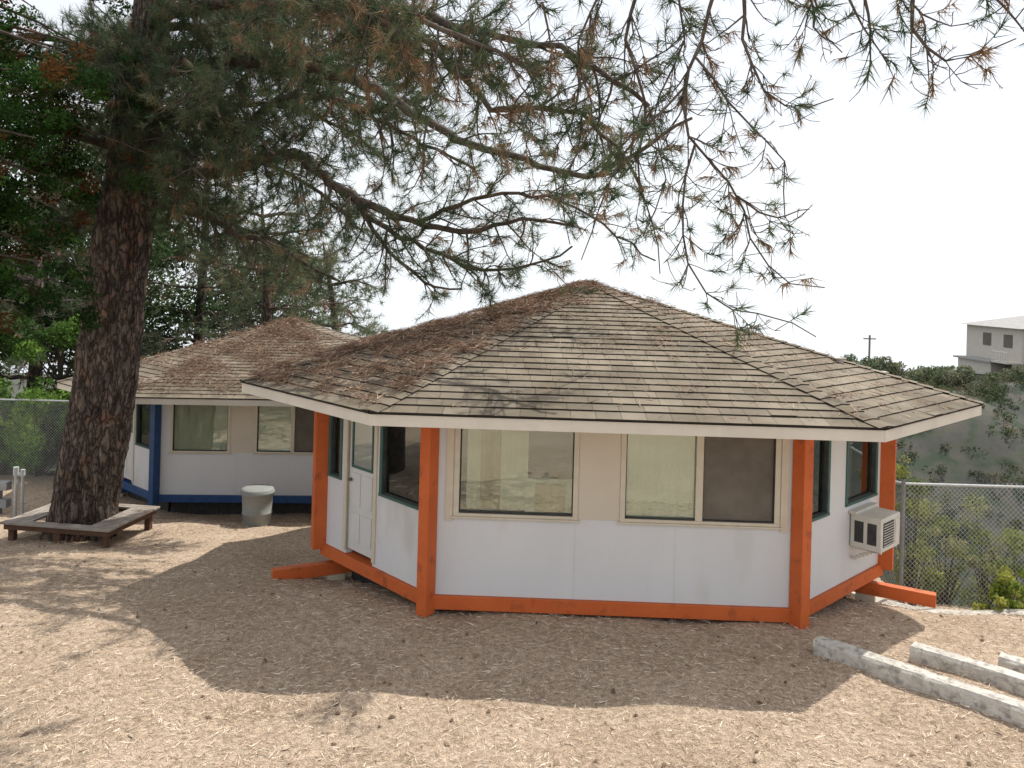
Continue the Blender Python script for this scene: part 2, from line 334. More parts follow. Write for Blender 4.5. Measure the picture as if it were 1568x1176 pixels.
    for k in range(8):
        A,B=Ev[k],Ev[(k+1)%8]; u=(B-A); Ln=u.length; u.normalize()
        mid=(A+B)/2; up=(AP-mid); Ls=up.length; up.normalize(); n=u.cross(up); n.normalize()
        no=Vector((u.y,-u.x,0))
        fa.box((A.x,A.y,0),u,no,-.01,Ln+.01,-.035,.0,z0+2.40,ze-.022)
        for i in range(NC):
            t0=i/NC; t1=min(1,(i+1.08)/NC)
            hw0=Ln/2*(1-t0); hw1=Ln/2*(1-t1)
            d0=Ls*t0; d1=Ls*t1
            if i==0: d0=-.025
            x=-hw0; nxt=-hw0-((i*.137+.05)%.28)+.28; row=random.uniform(.93,1.07)
            while x<hw0-1e-4:
                x2=min(nxt,hw0); nxt+=.28+random.uniform(-.01,.01)
                lo1,lo2=x+.002,x2-.002
                if lo2-lo1>.01:
                    hi1=max(-hw1,min(hw1,lo1)); hi2=max(-hw1,min(hw1,lo2))
                    h=.019+random.uniform(-.002,.002)+ (random.random()<.02)*.008
                    pa=mid+u*lo1+up*(d0+random.uniform(-.002,.002))+n*h; pb=mid+u*lo2+up*(d0+random.uniform(-.002,.002))+n*h
                    pc=mid+u*hi2+up*d1+n*.002; pd=mid+u*hi1+up*d1+n*.002
                    c=random.choice(tones); f=row*random.uniform(.93,1.07); c=(c[0]*f,c[1]*f,c[2]*f)
                    add((pa,pb,pc,pd),c)
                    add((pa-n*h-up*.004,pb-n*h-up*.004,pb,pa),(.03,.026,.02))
                x=x2
        hv=(AP-A); HL=hv.length; hv.normalize()
        pu=Ev[k-1]-A; pu.normalize()
        m=int(HL/.2)
        w1=(u-hv*u.dot(hv)).normalized(); w2=(pu-hv*pu.dot(hv)).normalized()
        for j in range(m):
            a0=j*HL/m-.02; a1=min(HL,(j+1.15)*HL/m)
            c=random.choice(tones); f=random.uniform(.9,1.15); c=(c[0]*f,c[1]*f,c[2]*f)
            for w in (w1,w2):
                up_=Vector((0,0,1))
                p0=A+hv*a0+up_*.036; p1=A+hv*a1+up_*.018
                q0=p0+w*.13; q1=p1+w*.12
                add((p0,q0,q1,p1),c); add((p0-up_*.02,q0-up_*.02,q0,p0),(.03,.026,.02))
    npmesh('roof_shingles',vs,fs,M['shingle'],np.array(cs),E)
    fa.make('fascia_boards',M['fascia'],E,.003)
    def roofpts(k,n,tlo,thi,bias):
        A,B=np.array(Ev[k]),np.array(Ev[(k+1)%8]); AA=np.array(AP)
        t=tlo+(thi-tlo)*rng.random(n); s=rng.random(n)**bias
        P_=A[None]*(1-s)[:,None]+B[None]*s[:,None]; return P_*(1-t)[:,None]+AA[None]*t[:,None]
    PP=[]
    spec=[(0,700,0,1,1.),(1,900,0,1,1.),(7,2000,0,1,1.)] if which==1 else [(1,800,0,1,1.),(0,2500,0,1,1.)]
    for sp in spec: PP.append(roofpts(*sp))
    cl=[(0,18,.03,.95,32,.10,1.),(0,12,.3,.95,30,.1,3.),(1,10,.03,.9,30,.12,1.),(7,170,.02,.97,95,.12,1.5),(6,110,.02,.95,80,.15,1.)] if which==1 else [(0,240,.02,.97,75,.18,1.2),(7,90,.02,.97,60,.2,1.),(1,20,.1,.9,40,.15,1.)]
    for k,cnt,lo,hi,num,sp,bi in cl:
        cc=roofpts(k,cnt,lo,hi,bi)
        A,B=np.array(Ev[k]),np.array(Ev[(k+1)%8]); uu_=(B-A)/np.linalg.norm(B-A); up_=np.array(AP)-(A+B)/2; up_/=np.linalg.norm(up_)
        for c0 in cc:
            m=int(num*rng.uniform(.3,1.5))
            PP.append(c0[None]+uu_[None]*rng.normal(0,sp,(m,1))+up_[None]*rng.normal(0,sp*.5,(m,1))+np.array([0,0,1])*rng.uniform(0,.06,(m,1)))
    PP=np.concatenate(PP)
    # drop anything that drifted past the eaves
    PL=[((B_-A_).normalized(),A_) for A_,B_ in [(Ev[k],Ev[(k+1)%8]) for k in range(8)]]
    kp=np.ones(len(PP),bool)
    for (u_,A_) in PL: kp&=((PP[:,0]-A_.x)*u_.y-(PP[:,1]-A_.y)*u_.x)<-.03
    PP=PP[kp]; PP[:,2]+=rng.uniform(.02,.05,len(PP))
    a=rng.uniform(0,2*np.pi,len(PP)); D=np.stack([np.cos(a),np.sin(a),rng.uniform(-.05,.5,len(PP))],1)
    rel=PP-np.array([cx,cy,0]); rr=np.linalg.norm(rel[:,:2],axis=1)
    D[:,2]-= .27*(D[:,0]*rel[:,0]+D[:,1]*rel[:,1])/rr
    V,F,c=slivers(PP,D,rng.uniform(.07,.2,len(PP)),rng.uniform(.006,.012,len(PP)),pal(len(PP),[(.25,.155,.105),(.33,.215,.15),(.13,.085,.06),(.46,.35,.27),(.24,.165,.12)]))
    npmesh('fallen_roof_needles',V,F,M['litter'],c,E)
    return E,P,ctr
E1,P1,ctr1=building('octagonal_classroom_bungalow',1.42,13.80,0,-.028,M['orange'],1)
E2,P2,_=building('octagonal_classroom_bungalow',-6.1,22.6,-1.22,R(4),M['blue'],2)
# air conditioner
A,B=P1[1],P1[2]; u=(B-A).normalized(); n=Vector((u.y,-u.x,0))
ac=empty('window_air_conditioner'); b=MB()
q=-.14
b.box(A,u,n,1.62+q,2.24+q,.012,.42,.62,1.06); b.make('casing',M['ac'],ac,.012)
b=MB(); b.box(A,u,n,1.68+q,2.02+q,.421,.425,.68,1.0)
b.box(A,u,n,1.616+q,1.619+q,.07,.19,.7,.98); b.box(A,u,n,1.616+q,1.619+q,.24,.36,.7,.98)
b.make('grille_openings',M['black'],ac)
b=MB()
for i in range(9): b.box(A,u,n,1.69+q,2.01+q,.426,.432,.695+i*.034,.703+i*.034)
b.box(A,u,n,2.06+q,2.2+q,.421,.43,.68,1.0)
b.box(A,u,n,1.58+q,2.28+q,.01,.10,1.062,1.10)
b.make('grille_slats',M['ac'],ac)
b=MB()
for s in (1.68+q,2.16+q):
    for j in range(6): b.box(A,u,n,s,s+.03,.01+j*.05,.08+j*.05,.44+j*.03,.47+j*.03)
    b.box(A,u,n,s,s+.03,.01,.40,.59,.617)
b.make('support_bracket',M['fascia'],ac)
rv=MB()
for (x_,y_,z_) in ((4.75,11.6,2.93),(5.5,11.9,2.72)):
    rv.abox(x_-.05,x_+.05,y_-.05,y_+.05,z_,z_+.12); rv.abox(x_-.08,x_+.08,y_-.08,y_+.08,z_+.12,z_+.135)
rv.make('roof_vents',M['concrete'],E1)
# ---------------------------------------------------------------- concrete beams
def beam(p0,p1,w,h,name):
    b=MB(); p0=Vector((*p0,0));p1=Vector((*p1,0)); u=(p1-p0); L_=u.length; u.normalize(); n=Vector((-u.y,u.x,0)); k=10
    for i in range(k):
        a0,a1=L_*i/k,L_*(i+1)/k
        g0=float(gh(p0.x+u.x*a0,p0.y+u.y*a0)); g1=float(gh(p0.x+u.x*a1,p0.y+u.y*a1))
        pts=[]
        for zz in (-.05,h):
            for (a,d,gg) in ((a0,-w/2,g0),(a1,-w/2,g1),(a1,w/2,g1),(a0,w/2,g0)):
                q=p0+u*a+n*d; pts.append((q.x,q.y,gg+zz))
        b.quadbox(pts)
    return b.make(name,M['concrete'],None)
def tie(p0,p1,w,h):
    u=Vector(p1)-Vector(p0); L_=u.length; u.normalize()
    nseg=14; n=Vector((-u.y,u.x))
    prof=[(-w/2,-.04),(-w/2*.98,h*.8),(-w/2*.75,h),(w/2*.75,h),(w/2*.98,h*.8),(w/2,-.04)]
    vs=[];fs=[]; z0=float(gh(*p0)); z1=float(gh(*p1))
    for i in range(nseg+1):
        a=L_*i/nseg
        for (d,z) in prof:
            q=Vector(p0)+u*(a+random.uniform(-.005,.005))+n*(d+random.uniform(-.004,.004)); vs.append((q.x,q.y,z0+(z1-z0)*i/nseg+z+random.uniform(-.004,.004)))
    k=len(prof)
    for i in range(nseg):
        for j in range(k-1): fs.append([i*k+j,i*k+j+1,(i+1)*k+j+1,(i+1)*k+j])
    fs.append(list(range(k))); fs.append([nseg*k+j for j in reversed(range(k))])
    me=bpy.data.meshes.new('concrete_parking_stop'); me.from_pydata(vs,[],fs); me.materials.append(M['concrete'])
    bb=bmesh.new(); bb.from_mesh(me); bmesh.ops.recalc_face_normals(bb,faces=bb.faces); bb.to_mesh(me); bb.free()
    o=bpy.data.objects.new('concrete_parking_stop',me); C.objects.link(o)
tie((3.50,8.95),(5.25,7.2),.20,.16)
tie((4.52,8.85),(6.0,7.5),.20,.16)
tie((5.36,8.65),(6.9,7.3),.20,.16)
beam((4.6,12.7),(9.5,9.9),.22,.13,'concrete_kerb')
# ---------------------------------------------------------------- fences
def cyl(mb,p0,p1,r,k=8):
    p0=Vector(p0);p1=Vector(p1); d=(p1-p0).normalized(); a=d.cross(Vector((.3,.5,.8))).normalized(); b=d.cross(a)
    i=len(mb.v)
    for p in (p0,p1):
        for j in range(k):
            t=2*math.pi*j/k; q=p+a*math.cos(t)*r+b*math.sin(t)*r; mb.v.append(tuple(q))
    for j in range(k): mb.f.append([i+j,i+(j+1)%k,i+k+(j+1)%k,i+k+j])
    mb.f.append([i+j for j in range(k)]); mb.f.append([i+k+j for j in reversed(range(k))])
def fence(pts,h=2.0,w=.0022):
    E=empty('chain_link_fence'); fr=MB(); vs=[];fs=[]
    for (a,b) in zip(pts[:-1],pts[1:]):
        A=Vector((*a,0));B=Vector((*b,0)); L_=(B-A).length; u=(B-A).normalized()
        npst=max(1,round(L_/2.8))
        def P(s,t):
            q=A+u*s; return Vector((q.x,q.y,float(gh(q.x,q.y))+t))
        for i in range(npst+1): 
            q=P(L_*i/npst,0); cyl(fr,q-Vector((0,0,.1)),q+Vector((0,0,h+.03)),.03)
            cyl(fr,q+Vector((0,0,h+.03)),q+Vector((0,0,h+.06)),.036)
        for i in range(npst): cyl(fr,P(L_*i/npst,h-.02),P(L_*(i+1)/npst,h-.02),.021)
        st=.075
        for sgn in (1,-1):
            s=-h
            while s<L_+h:
                lo=max(0,-s); hi=min(h,L_-s)
                if hi>lo:
                    sa,sb=s+lo,s+hi; ta=lo if sgn>0 else h-lo; tb=hi if sgn>0 else h-hi
                    pa,pb=P(sa,ta),P(sb,tb); d=(pb-pa).normalized(); nrm_=u.cross(Vector((0,0,1))); x=d.cross(nrm_).normalized()*w
                    off=nrm_*(.004*sgn)
                    i=len(vs); vs+= [tuple(pa-x+off),tuple(pa+x+off),tuple(pb+x+off),tuple(pb-x+off)]; fs.append([i,i+1,i+2,i+3])
                s+=st
    fr.make('posts_and_rail',M['metal'],E); npmesh('wire_mesh',vs,fs,M['metal'],None,E)
fence([(7.4,21.0),(6.15,12.45),(12.5,12.65)],2.05)
fence([(-20,20.5),(-10.6,20.8)],2.3)
# ---------------------------------------------------------------- left small things
bw=MB()
for r_ in range(4):
    for i in range(12):
        x0=-16.5+i*.405+(.2 if r_%2 else 0); bw.abox(x0,x0+.395,18.4,18.6,-1.65+r_*.2,-1.65+r_*.2+.192)
bw.make('concrete_block_wall',M['block'],None,.008)
sp=MB()
for x_ in (-10.75,-10.6): cyl(sp,(x_,17.6,-1.6),(x_,17.6,-.45),.035)
cyl(sp,(-10.8,17.6,-.46),(-10.55,17.6,-.46),.04); cyl(sp,(-10.75,17.6,-.3),(-10.75,17.6,-.46),.06); cyl(sp,(-10.6,17.6,-.35),(-10.6,17.6,-.46),.05)
sp.make('water_standpipe',M['metal'])
# round tapered trash can, lathe profile with rim bands and lid
bx,by=-5.2,16.8; gz=float(gh(bx,by)); K=32
prof=[(.0,0),(.27,0),(.275,.03),(.29,.25),(.305,.26),(.305,.29),(.295,.30),(.315,.66),(.345,.67),(.35,.72),(.335,.73),(.335,.76),(.30,.785),(.15,.80),(.0,.803)]
vs=[];fs=[]
for (r_,z_) in prof:
    for j in range(K): t=2*math.pi*j/K; vs.append((bx+r_*math.cos(t),by+r_*math.sin(t),gz+z_))
for i in range(len(prof)-1):
    for j in range(K): fs.append([i*K+j,i*K+(j+1)%K,(i+1)*K+(j+1)%K,(i+1)*K+j])
o=npmesh('trash_can',vs,fs,M['plastic'],None,None,True)
TX,TY=-8.15,15.5
tbn=empty('tree_bench'); g0=float(gh(TX,TY)); b=MB(); lg=MB(); ap=MB()
O=Vector((TX,TY,0)); a=R(-8); uu=Vector((math.cos(a),math.sin(a),0)); vv=Vector((-uu.y,uu.x,0))
WX,WY,IN=1.10,.82,.60
for j in range(2):
    w0=IN+ (WY-IN)*j/2+.004; w1=IN+(WY-IN)*(j+1)/2-.008
    b.box(O,uu,vv,-WX,WX,w0,w1,g0+.40,g0+.44); b.box(O,uu,vv,-WX,WX,-w1,-w0,g0+.40,g0+.44)
for j in range(4):
    w0=IN+(WX-IN)*j/4+.004; w1=IN+(WX-IN)*(j+1)/4-.008
    b.box(O,uu,vv,w0,w1,-IN,IN,g0+.40,g0+.438); b.box(O,uu,vv,-w1,-w0,-IN,IN,g0+.40,g0+.438)
for (e0,e1) in ((-WY+.05,-WY+.09),(WY-.09,WY-.05)): ap.box(O,uu,vv,-WX+.05,WX-.05,e0,e1,g0+.30,g0+.398)
for (e0,e1) in ((-WX+.05,-WX+.09),(WX-.09,WX-.05)): ap.box(O,uu,vv,e0,e1,-WY+.095,WY-.095,g0+.30,g0+.398)
for sx in (-1,0,1):
    for sy in (-1,1):
        cxx,cyy=sx*(WX-.16),sy*(WY-.15); lg.box(O,uu,vv,cxx-.055,cxx+.055,cyy-.05,cyy+.05,g0-.1,g0+.398)
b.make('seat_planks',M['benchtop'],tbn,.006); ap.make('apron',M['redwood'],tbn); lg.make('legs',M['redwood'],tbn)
# ---------------------------------------------------------------- tubes
class Tubes:
    def __init__(s): s.v=[];s.f=[];s.n=0
    def add(s,P,Rr,k=6):
        P=np.asarray(P,float); m=len(P); T=np.gradient(P,axis=0); T/=np.linalg.norm(T,axis=1,keepdims=True)+1e-9
        ref=np.array([.31,.52,.79]) if abs(T[0,2])<.9 else np.array([1.,.1,.05]); a=np.cross(T,ref); a/=np.linalg.norm(a,axis=1,keepdims=True)+1e-9; b=np.cross(T,a)
        t=np.arange(k)*2*np.pi/k; Rr=np.asarray(Rr).reshape(-1,1,1) if np.ndim(Rr)==1 else np.asarray(Rr)[:,:,None]
        ringv=P[:,None]+Rr*(a[:,None]*np.cos(t)[None,:,None]+b[:,None]*np.sin(t)[None,:,None])
        s.v.append(ringv.reshape(-1,3))
        i=np.arange(m-1)[:,None]*k; j=np.arange(k)[None]; j2=(j+1)%k
        s.f.append((np.stack([i+j,i+j2,i+k+j2,i+k+j],-1).reshape(-1,4))+s.n); s.n+=m*k
    def make(s,name,mat,parent): return npmesh(name,np.concatenate(s.v),np.concatenate(s.f),mat,None,parent,True)
def spline(pts,n):
    pts=np.asarray(pts,float); m=len(pts); d=np.r_[0,np.cumsum(np.linalg.norm(np.diff(pts,axis=0),axis=1))]
    t=np.linspace(0,d[-1],n); out=np.zeros((n,3)); tang=np.gradient(pts,d,axis=0)
    for i,tt in enumerate(t):
        k=min(m-2,max(0,np.searchsorted(d,tt)-1)); h=d[k+1]-d[k]; s=(tt-d[k])/h
        h00=2*s**3-3*s**2+1;h10=s**3-2*s**2+s;h01=-2*s**3+3*s**2;h11=s**3-s**2
        out[i]=h00*pts[k]+h10*h*tang[k]+h01*pts[k+1]+h11*h*tang[k+1]
    return out
def nrm(v): return v/(np.linalg.norm(v)+1e-9)
class Pine:
    def __init__(s,name): s.E=empty(name); s.t=Tubes(); s.l=Tubes(); s.tw=Tubes(); s.tuft=[]
    def limb(s,pts,r0,r1,nsub,lsub,tuft=1.0,t0=.15,droop=-.15,brown=.12,wob=.06,dead=0.,nt=7,tside=4,sz=1.):
        L_=np.linalg.norm(np.diff(np.asarray(pts),axis=0),axis=1).sum(); n=max(8,int(L_/.22))
        P=spline(pts,n); P[1:-1]+=rng.normal(0,wob*.35,(n-2,3))
        rr=r0+(r1-r0)*np.linspace(0,1,n)**.8
        s.l.add(P,rr,7)
        for i in range(nsub):
            t=t0+(1-t0)*(i+random.random())/nsub; k=int(t*(n-2)); base=P[k]; T=nrm(P[k+1]-P[k])
            side=nrm(np.cross(T,rng.normal(size=3)))
            d=nrm(T*random.uniform(.3,.9)+side*random.uniform(.5,1.)+np.array([0,0,droop]))
            ln=lsub*random.uniform(.4,1.15)*(1.1-.45*t)
            s.branch(base,d,ln,min(rr[k]*.6,(.010+ln*.010)*sz),tuft,brown,dead,nt,tside,sz)
    def branch(s,p,d,ln,r,tuft,brown,dead,nt,tside=4,sz=1.):
        n=max(5,int(ln/(.14*sz))); P=[p.copy()]; q=d.copy()
        bend=rng.normal(0,.07,3)
        for i in range(n):
            f=i/n
            q=nrm(q+bend+rng.normal(0,.13,3)+np.array([0,0,-.10 if f<.6 else .22]))
            P.append(P[-1]+q*ln/n)
        P=np.array(P); s.tw.add(P,np.linspace(r,.0045*sz,n+1),tside)
        nt_=max(1,int(nt*ln*.9/sz))
        for i in range(nt_):
            t=.2+.8*(i+random.random())/nt_; k=min(n-1,int(t*n)); T=nrm(P[k+1]-P[k])
            dd=nrm(T*.8+rng.normal(0,.65,3)+np.array([0,0,.1])); l2=random.uniform(.12,.45)*sz
            m=3; Q=[P[k]]; q=dd
            for _ in range(m): q=nrm(q+rng.normal(0,.2,3)+np.array([0,0,.12])); Q.append(Q[-1]+q*l2/m)
            Q=np.array(Q); s.tw.add(Q,np.linspace(.0065,.0035,m+1)*sz,3)
            if random.random()<tuft: s.tuft.append((Q[-1],nrm(Q[-1]-Q[-2]),random.random()<brown,random.uniform(.7,1.15)*sz))
            elif random.random()<dead: s.tuft.append((Q[-1],nrm(Q[-1]-Q[-2]),2,.3*sz))
        if random.random()<tuft+.3: s.tuft.append((P[-1],nrm(P[-1]-P[-2]),random.random()<brown,1.*sz))
    def finish(s,nn=38,size=.2,w=.009,greens=((.095,.135,.07),(.13,.165,.09),(.06,.10,.055),(.17,.185,.11),(.11,.15,.095)),browns=((.26,.17,.10),(.20,.13,.08),(.34,.24,.15))):
        Ps=[];Ds=[];Ls=[];Cs=[];Ws=[]
        for (p,d,br,sc) in s.tuft:
            m=int(nn*random.uniform(.6,1.2)) if br!=2 else 7
            D=d[None]*(.55)+rng.normal(0,.5,(m,3))
            if br is True: D[:,2]-=.7
            Ps.append(p[None]-d[None]*rng.uniform(0,.2,(m,1))*sc); Ds.append(D)
            Ls.append(size*sc*rng.uniform(.7,1.15,m)); Ws.append(np.full(m,w*(.5+.5*min(1,sc)) if sc>.6 else w*.65))
            Cs.append(pal(m,browns if br else [greens[random.randrange(len(greens))]],.25))
        V,F,c=slivers(np.concatenate(Ps),np.concatenate(Ds),np.concatenate(Ls),np.concatenate(Ws),np.concatenate(Cs))
        npmesh('needle_foliage',V,F,M['needle'],c,s.E)
        if s.t.v: s.t.make('trunk',M['bark'],s.E)
        s.l.make('limbs',M['limb'],s.E); s.tw.make('twigs',M['twig'],s.E)
        print(s.E.name,'tufts',len(s.tuft),'tris',len(F))
pt=Pine('pine_tree')
tp=[(-8.2,15.5,g0-.3),(-8.12,15.5,-.4),(-7.82,15.5,1.7),(-7.62,15.5,3.6),(-7.43,15.5,5.5),(-7.27,15.5,7.4),(-7.05,15.5,9.3),(-6.9,15.6,12),(-6.8,15.6,14.5)]
TP=spline(tp,180); kk=60
th_=np.arange(kk)*2*np.pi/kk
rad=np.interp(TP[:,2],[-1.4,-.9,-.2,1.7,4,6,9,12,14.5],[.70,.60,.56,.55,.51,.45,.33,.2,.06])
ridg=rng.normal(0,.045,(180,kk)); ridg=sum(np.roll(ridg,j,0) for j in range(4))/2.6
RR=rad[:,None]*(1+.04*np.sin(th_*5+TP[:,2:3]*1.2)+.03*np.sin(th_*9-TP[:,2:3]*2.3)+ridg)
pt.t.add(TP,RR,kk)
la=[(-7.2,15.5,7.9),(-4.47,14,7.76),(-2.36,12.5,7.04),(-.84,11.5,6.08),(.1,11,5.7),(1.12,10.5,5.49),(1.76,10.3,5.89),(2.25,10.3,6.19)]
pt.limb(la,.17,.02,60,1.4,.85,.1,brown=.12,nt=8)
lb=[(-7.4,15.5,6.1),(-5.6,15,5.93),(-3.86,14,6.17),(-2.83,13,5.46),(-1.49,12.5,4.92),(-.67,12.3,4.78),(.13,12,4.98),(.82,12,4.9)]
pt.limb(lb,.17,.02,60,1.3,.78,.1,nt=8)
lc_=[(-3.86,14,6.17),(-2.4,13,5.05),(-1.96,13,4.42),(-1.31,13,3.95),(-.8,12.8,3.9)]
pt.limb(lc_,.07,.015,30,1.0,.65,.1)
pt.limb([(-2.4,13,5.05),(-1.3,12.6,4.5),(-.4,12.4,4.2),(.3,12.3,4.3),(.9,12.2,4.6)],.05,.015,32,1.0,.7,.1)
pt.limb([(-1.49,12.5,4.92),(-.5,12.2,5.3),(.6,12,5.3),(1.5,11.8,4.8),(2.1,11.8,4.4)],.04,.012,30,.9,.55,.1,brown=.3)
ld=[(-7.3,15.5,5.9),(-6.06,15,5.37),(-5.2,14.7,4.87),(-3.93,14,4.47),(-2.9,13.5,3.97)]
pt.limb(ld,.13,.02,48,1.3,.95,.1)
le=[(-7,15.5,10),(-4,12.5,9.3),(-1,8.8,7.9),(1.0,7,6.85),(1.75,6.6,6.65),(2.9,5.8,6.4),(3.8,5.5,6.4)]
pt.limb(le,.18,.03,60,1.2,.85,.1,droop=-.2,sz=.85)
lf=[(-7.1,15.5,9),(-4.2,12.5,8.3),(-2,10,7.3),(-.6,8.2,6.6),(.6,7.6,6.15),(1.2,7.3,5.65)]
pt.limb(lf,.16,.02,95,1.4,.95,.1,droop=-.3,brown=.22,nt=9,sz=.85)
pt.limb([(-2,10,7.3),(-1,8.7,6.6),(-.25,8,5.8),(.7,7.7,5.6),(1.2,7.5,4.9)],.06,.015,40,1.0,.8,.1,brown=.25,nt=8,sz=.8)
pt.limb([(-2,10,7.3),(-1.1,7.8,6.55),(-.45,7.2,6.2),(.2,6.9,5.8)],.06,.015,40,1.0,.9,.1,brown=.4,nt=8,droop=-.4,sz=.75)
pt.limb([(-3.2,11.4,7.9),(-2.2,9.4,7.2),(-1.6,8.4,6.8),(-.9,7.6,6.2)],.06,.015,40,1.0,.95,.1,brown=.25,nt=9,droop=-.4,sz=.8)
lh=[(-5.6,15,5.93),(-4.6,14.3,6.9),(-3.2,13.2,7.0),(-1.8,12.4,6.3),(-.6,12,5.7)]
pt.limb(lh,.08,.02,52,1.4,.92,.1,nt=8)
for pts in ([(-7.4,15.5,6.4),(-9.0,14.8,6.6),(-10.8,14,5.9)],[(-7.3,15.5,7.2),(-6.2,14.2,7.8),(-5.2,13,7.3),(-4.5,12.2,6.4)],
            [(-7.2,15.5,7.8),(-8.6,14.4,8.2),(-9.8,13.6,7.4)],[(-7.3,15.5,6.8),(-5.6,15.8,7.4),(-3.8,16,7.2),(-2.5,16,6.4)],
            [(-7.2,15.5,8.6),(-5.6,13.6,9.4),(-3.9,12.3,9.0),(-2.6,11.4,8.1)],
            [(-7.4,15.5,5.2),(-8.4,15.9,5.2),(-10,16.2,4.6)],
            [(-7.3,15.5,7.0),(-6.9,14.0,7.6),(-6.6,12.8,7.2)],[(-7.35,15.5,6.3),(-6.0,16.4,6.6),(-4.4,17,6.0),(-3.2,17.2,5.0)],
            [(-7.3,15.5,7.2),(-5.9,14.6,6.9),(-4.7,13.4,6.6),(-3.7,12.4,5.9)],[(-7.3,15.5,6.6),(-6.3,14.4,6.5),(-5.6,13.4,6.0),(-4.9,12.8,5.5)],
            [(-7.2,15.5,8.2),(-5.6,14.6,8.3),(-4.0,13.2,8.0),(-3.0,12.2,7.3)],[(-7.3,15.5,5.6),(-6.4,16.3,5.2),(-5.4,17,4.9),(-4.2,17.4,4.4)],
            [(-7.2,15.5,8.8),(-5.0,15.2,8.6),(-3.2,14.6,7.8),(-1.6,14,7.0)],[(-7.2,15.6,8.0),(-5.6,17,8.4),(-3.8,18,8.2),(-2,18.4,7.4)],[(-7.2,15.6,9.0),(-5.2,17.4,9.8),(-3,18.4,9.6),(-1,18.6,8.8)],
            [(-7.3,15.6,6.8),(-8.4,17,7.2),(-9.6,18.2,6.8)],[(-7.2,15.6,8.4),(-8.8,17,9),(-10.4,18,8.8)]):
    pt.limb(pts,.10,.02,42,1.4,1.,.12,brown=.08,nt=10)
hl=[[(1.60,6.5,6.5),(1.48,6.5,6.02),(1.36,6.5,5.64),(1.45,6.5,5.17),(1.8,6.5,4.76),(1.92,6.5,4.4),(2.19,6.5,4.09),(2.53,6.5,4.04)],
 [(1.02,6.8,6.59),(.92,6.8,6.0),(1.1,6.8,5.62),(1.04,6.8,5.0),(1.18,6.8,4.56),(1.25,6.8,4.12)],
 [(1.81,6.5,6.45),(1.86,6.5,5.87),(2.04,6.5,5.58),(2.31,6.5,5.48),(2.56,6.5,5.57)],
 [(2.85,5.8,6.3),(2.88,5.8,5.84),(3.07,5.8,5.69),(3.33,5.8,5.75),(3.59,5.8,5.87)],
 [(1.8,6.5,4.76),(2.1,6.5,4.6),(2.39,6.5,4.67)],
 [(1.45,6.5,5.17),(1.33,6.5,4.59),(1.56,6.5,4.01),(1.83,6.5,3.83),(2.15,6.5,3.82),(2.47,6.5,3.64)],
 [(1.36,6.5,5.64),(.94,6.6,5.15),(.72,6.7,4.65),(.58,6.8,4.22)],
 [(1.44,6.5,5.87),(1.8,6.4,5.37),(2.09,6.4,5.08),(2.16,6.4,4.58)],
 [(.72,6.9,6.59),(.5,6.9,6.0),(.65,6.9,5.44),(.43,7,4.86),(.5,7.05,4.36)],
 [(3.17,5.6,6.38),(3.53,5.55,6.1),(3.74,5.55,6.16)],
 [(1.3,6.7,6.59),(1.37,6.7,6.09),(1.15,6.7,5.44),(1.26,6.7,4.86),(1.08,6.7,4.43)],
 [(2.23,6.25,6.45),(2.3,6.25,6.09),(2.52,6.25,5.87)],
 [(.2,7.1,6.5),(.3,7.1,5.9),(.05,7.1,5.4),(.2,7.1,5.0)]]
for i,pts in enumerate(hl):
    L_=np.linalg.norm(np.diff(np.array(pts),axis=0),axis=1).sum()
    pt.limb(pts,.018 if i<4 else .011,.0045,int(L_*9),.46,.25,.12,droop=-.35,brown=.35,wob=.04,dead=.7,nt=7,sz=.68)
pt.finish()
def bgpine(x,y,h,r,nl=34,tone=1.,clear=.28):
    p=Pine('pine_tree'); gz=float(gh(x,y))
    P=spline([(x,y,gz-.3),(x+.2,y,gz+h*.5),(x+random.uniform(-.5,.5),y,gz+h)],14); p.t.add(P,np.linspace(.28,.04,14),8)
    for i in range(nl):
        t=clear+(1-clear)*i/nl; b=P[min(12,int(t*13))]; a=random.uniform(0,6.28); ln=r*(1.1-.75*t)*random.uniform(.7,1.2)
        d=np.array([math.cos(a),math.sin(a),0]); e=b+d*ln+np.array([0,0,random.uniform(-.3,.6)])
        p.limb([b,b+d*ln*.5+np.array([0,0,.2]),e],.06,.015,10,1.3,1.,.25,brown=.10,nt=4,tside=3)
    p.finish(nn=20,size=.3,w=.022,greens=[(a*tone,b_*tone,c_*tone) for a,b_,c_ in ((.11,.15,.08),(.14,.18,.10),(.18,.21,.13),(.21,.225,.15))])
bgpine(-9.0,29,8.4,4.8,44,1.05,.16)
bgpine(-15.5,26,10,4.8,34,.8,.2)
bgpine(-12.5,32,13,5.5,36,.9,.2)
bgpine(-7.4,33,7.2,4.0,34,1.1,.16)
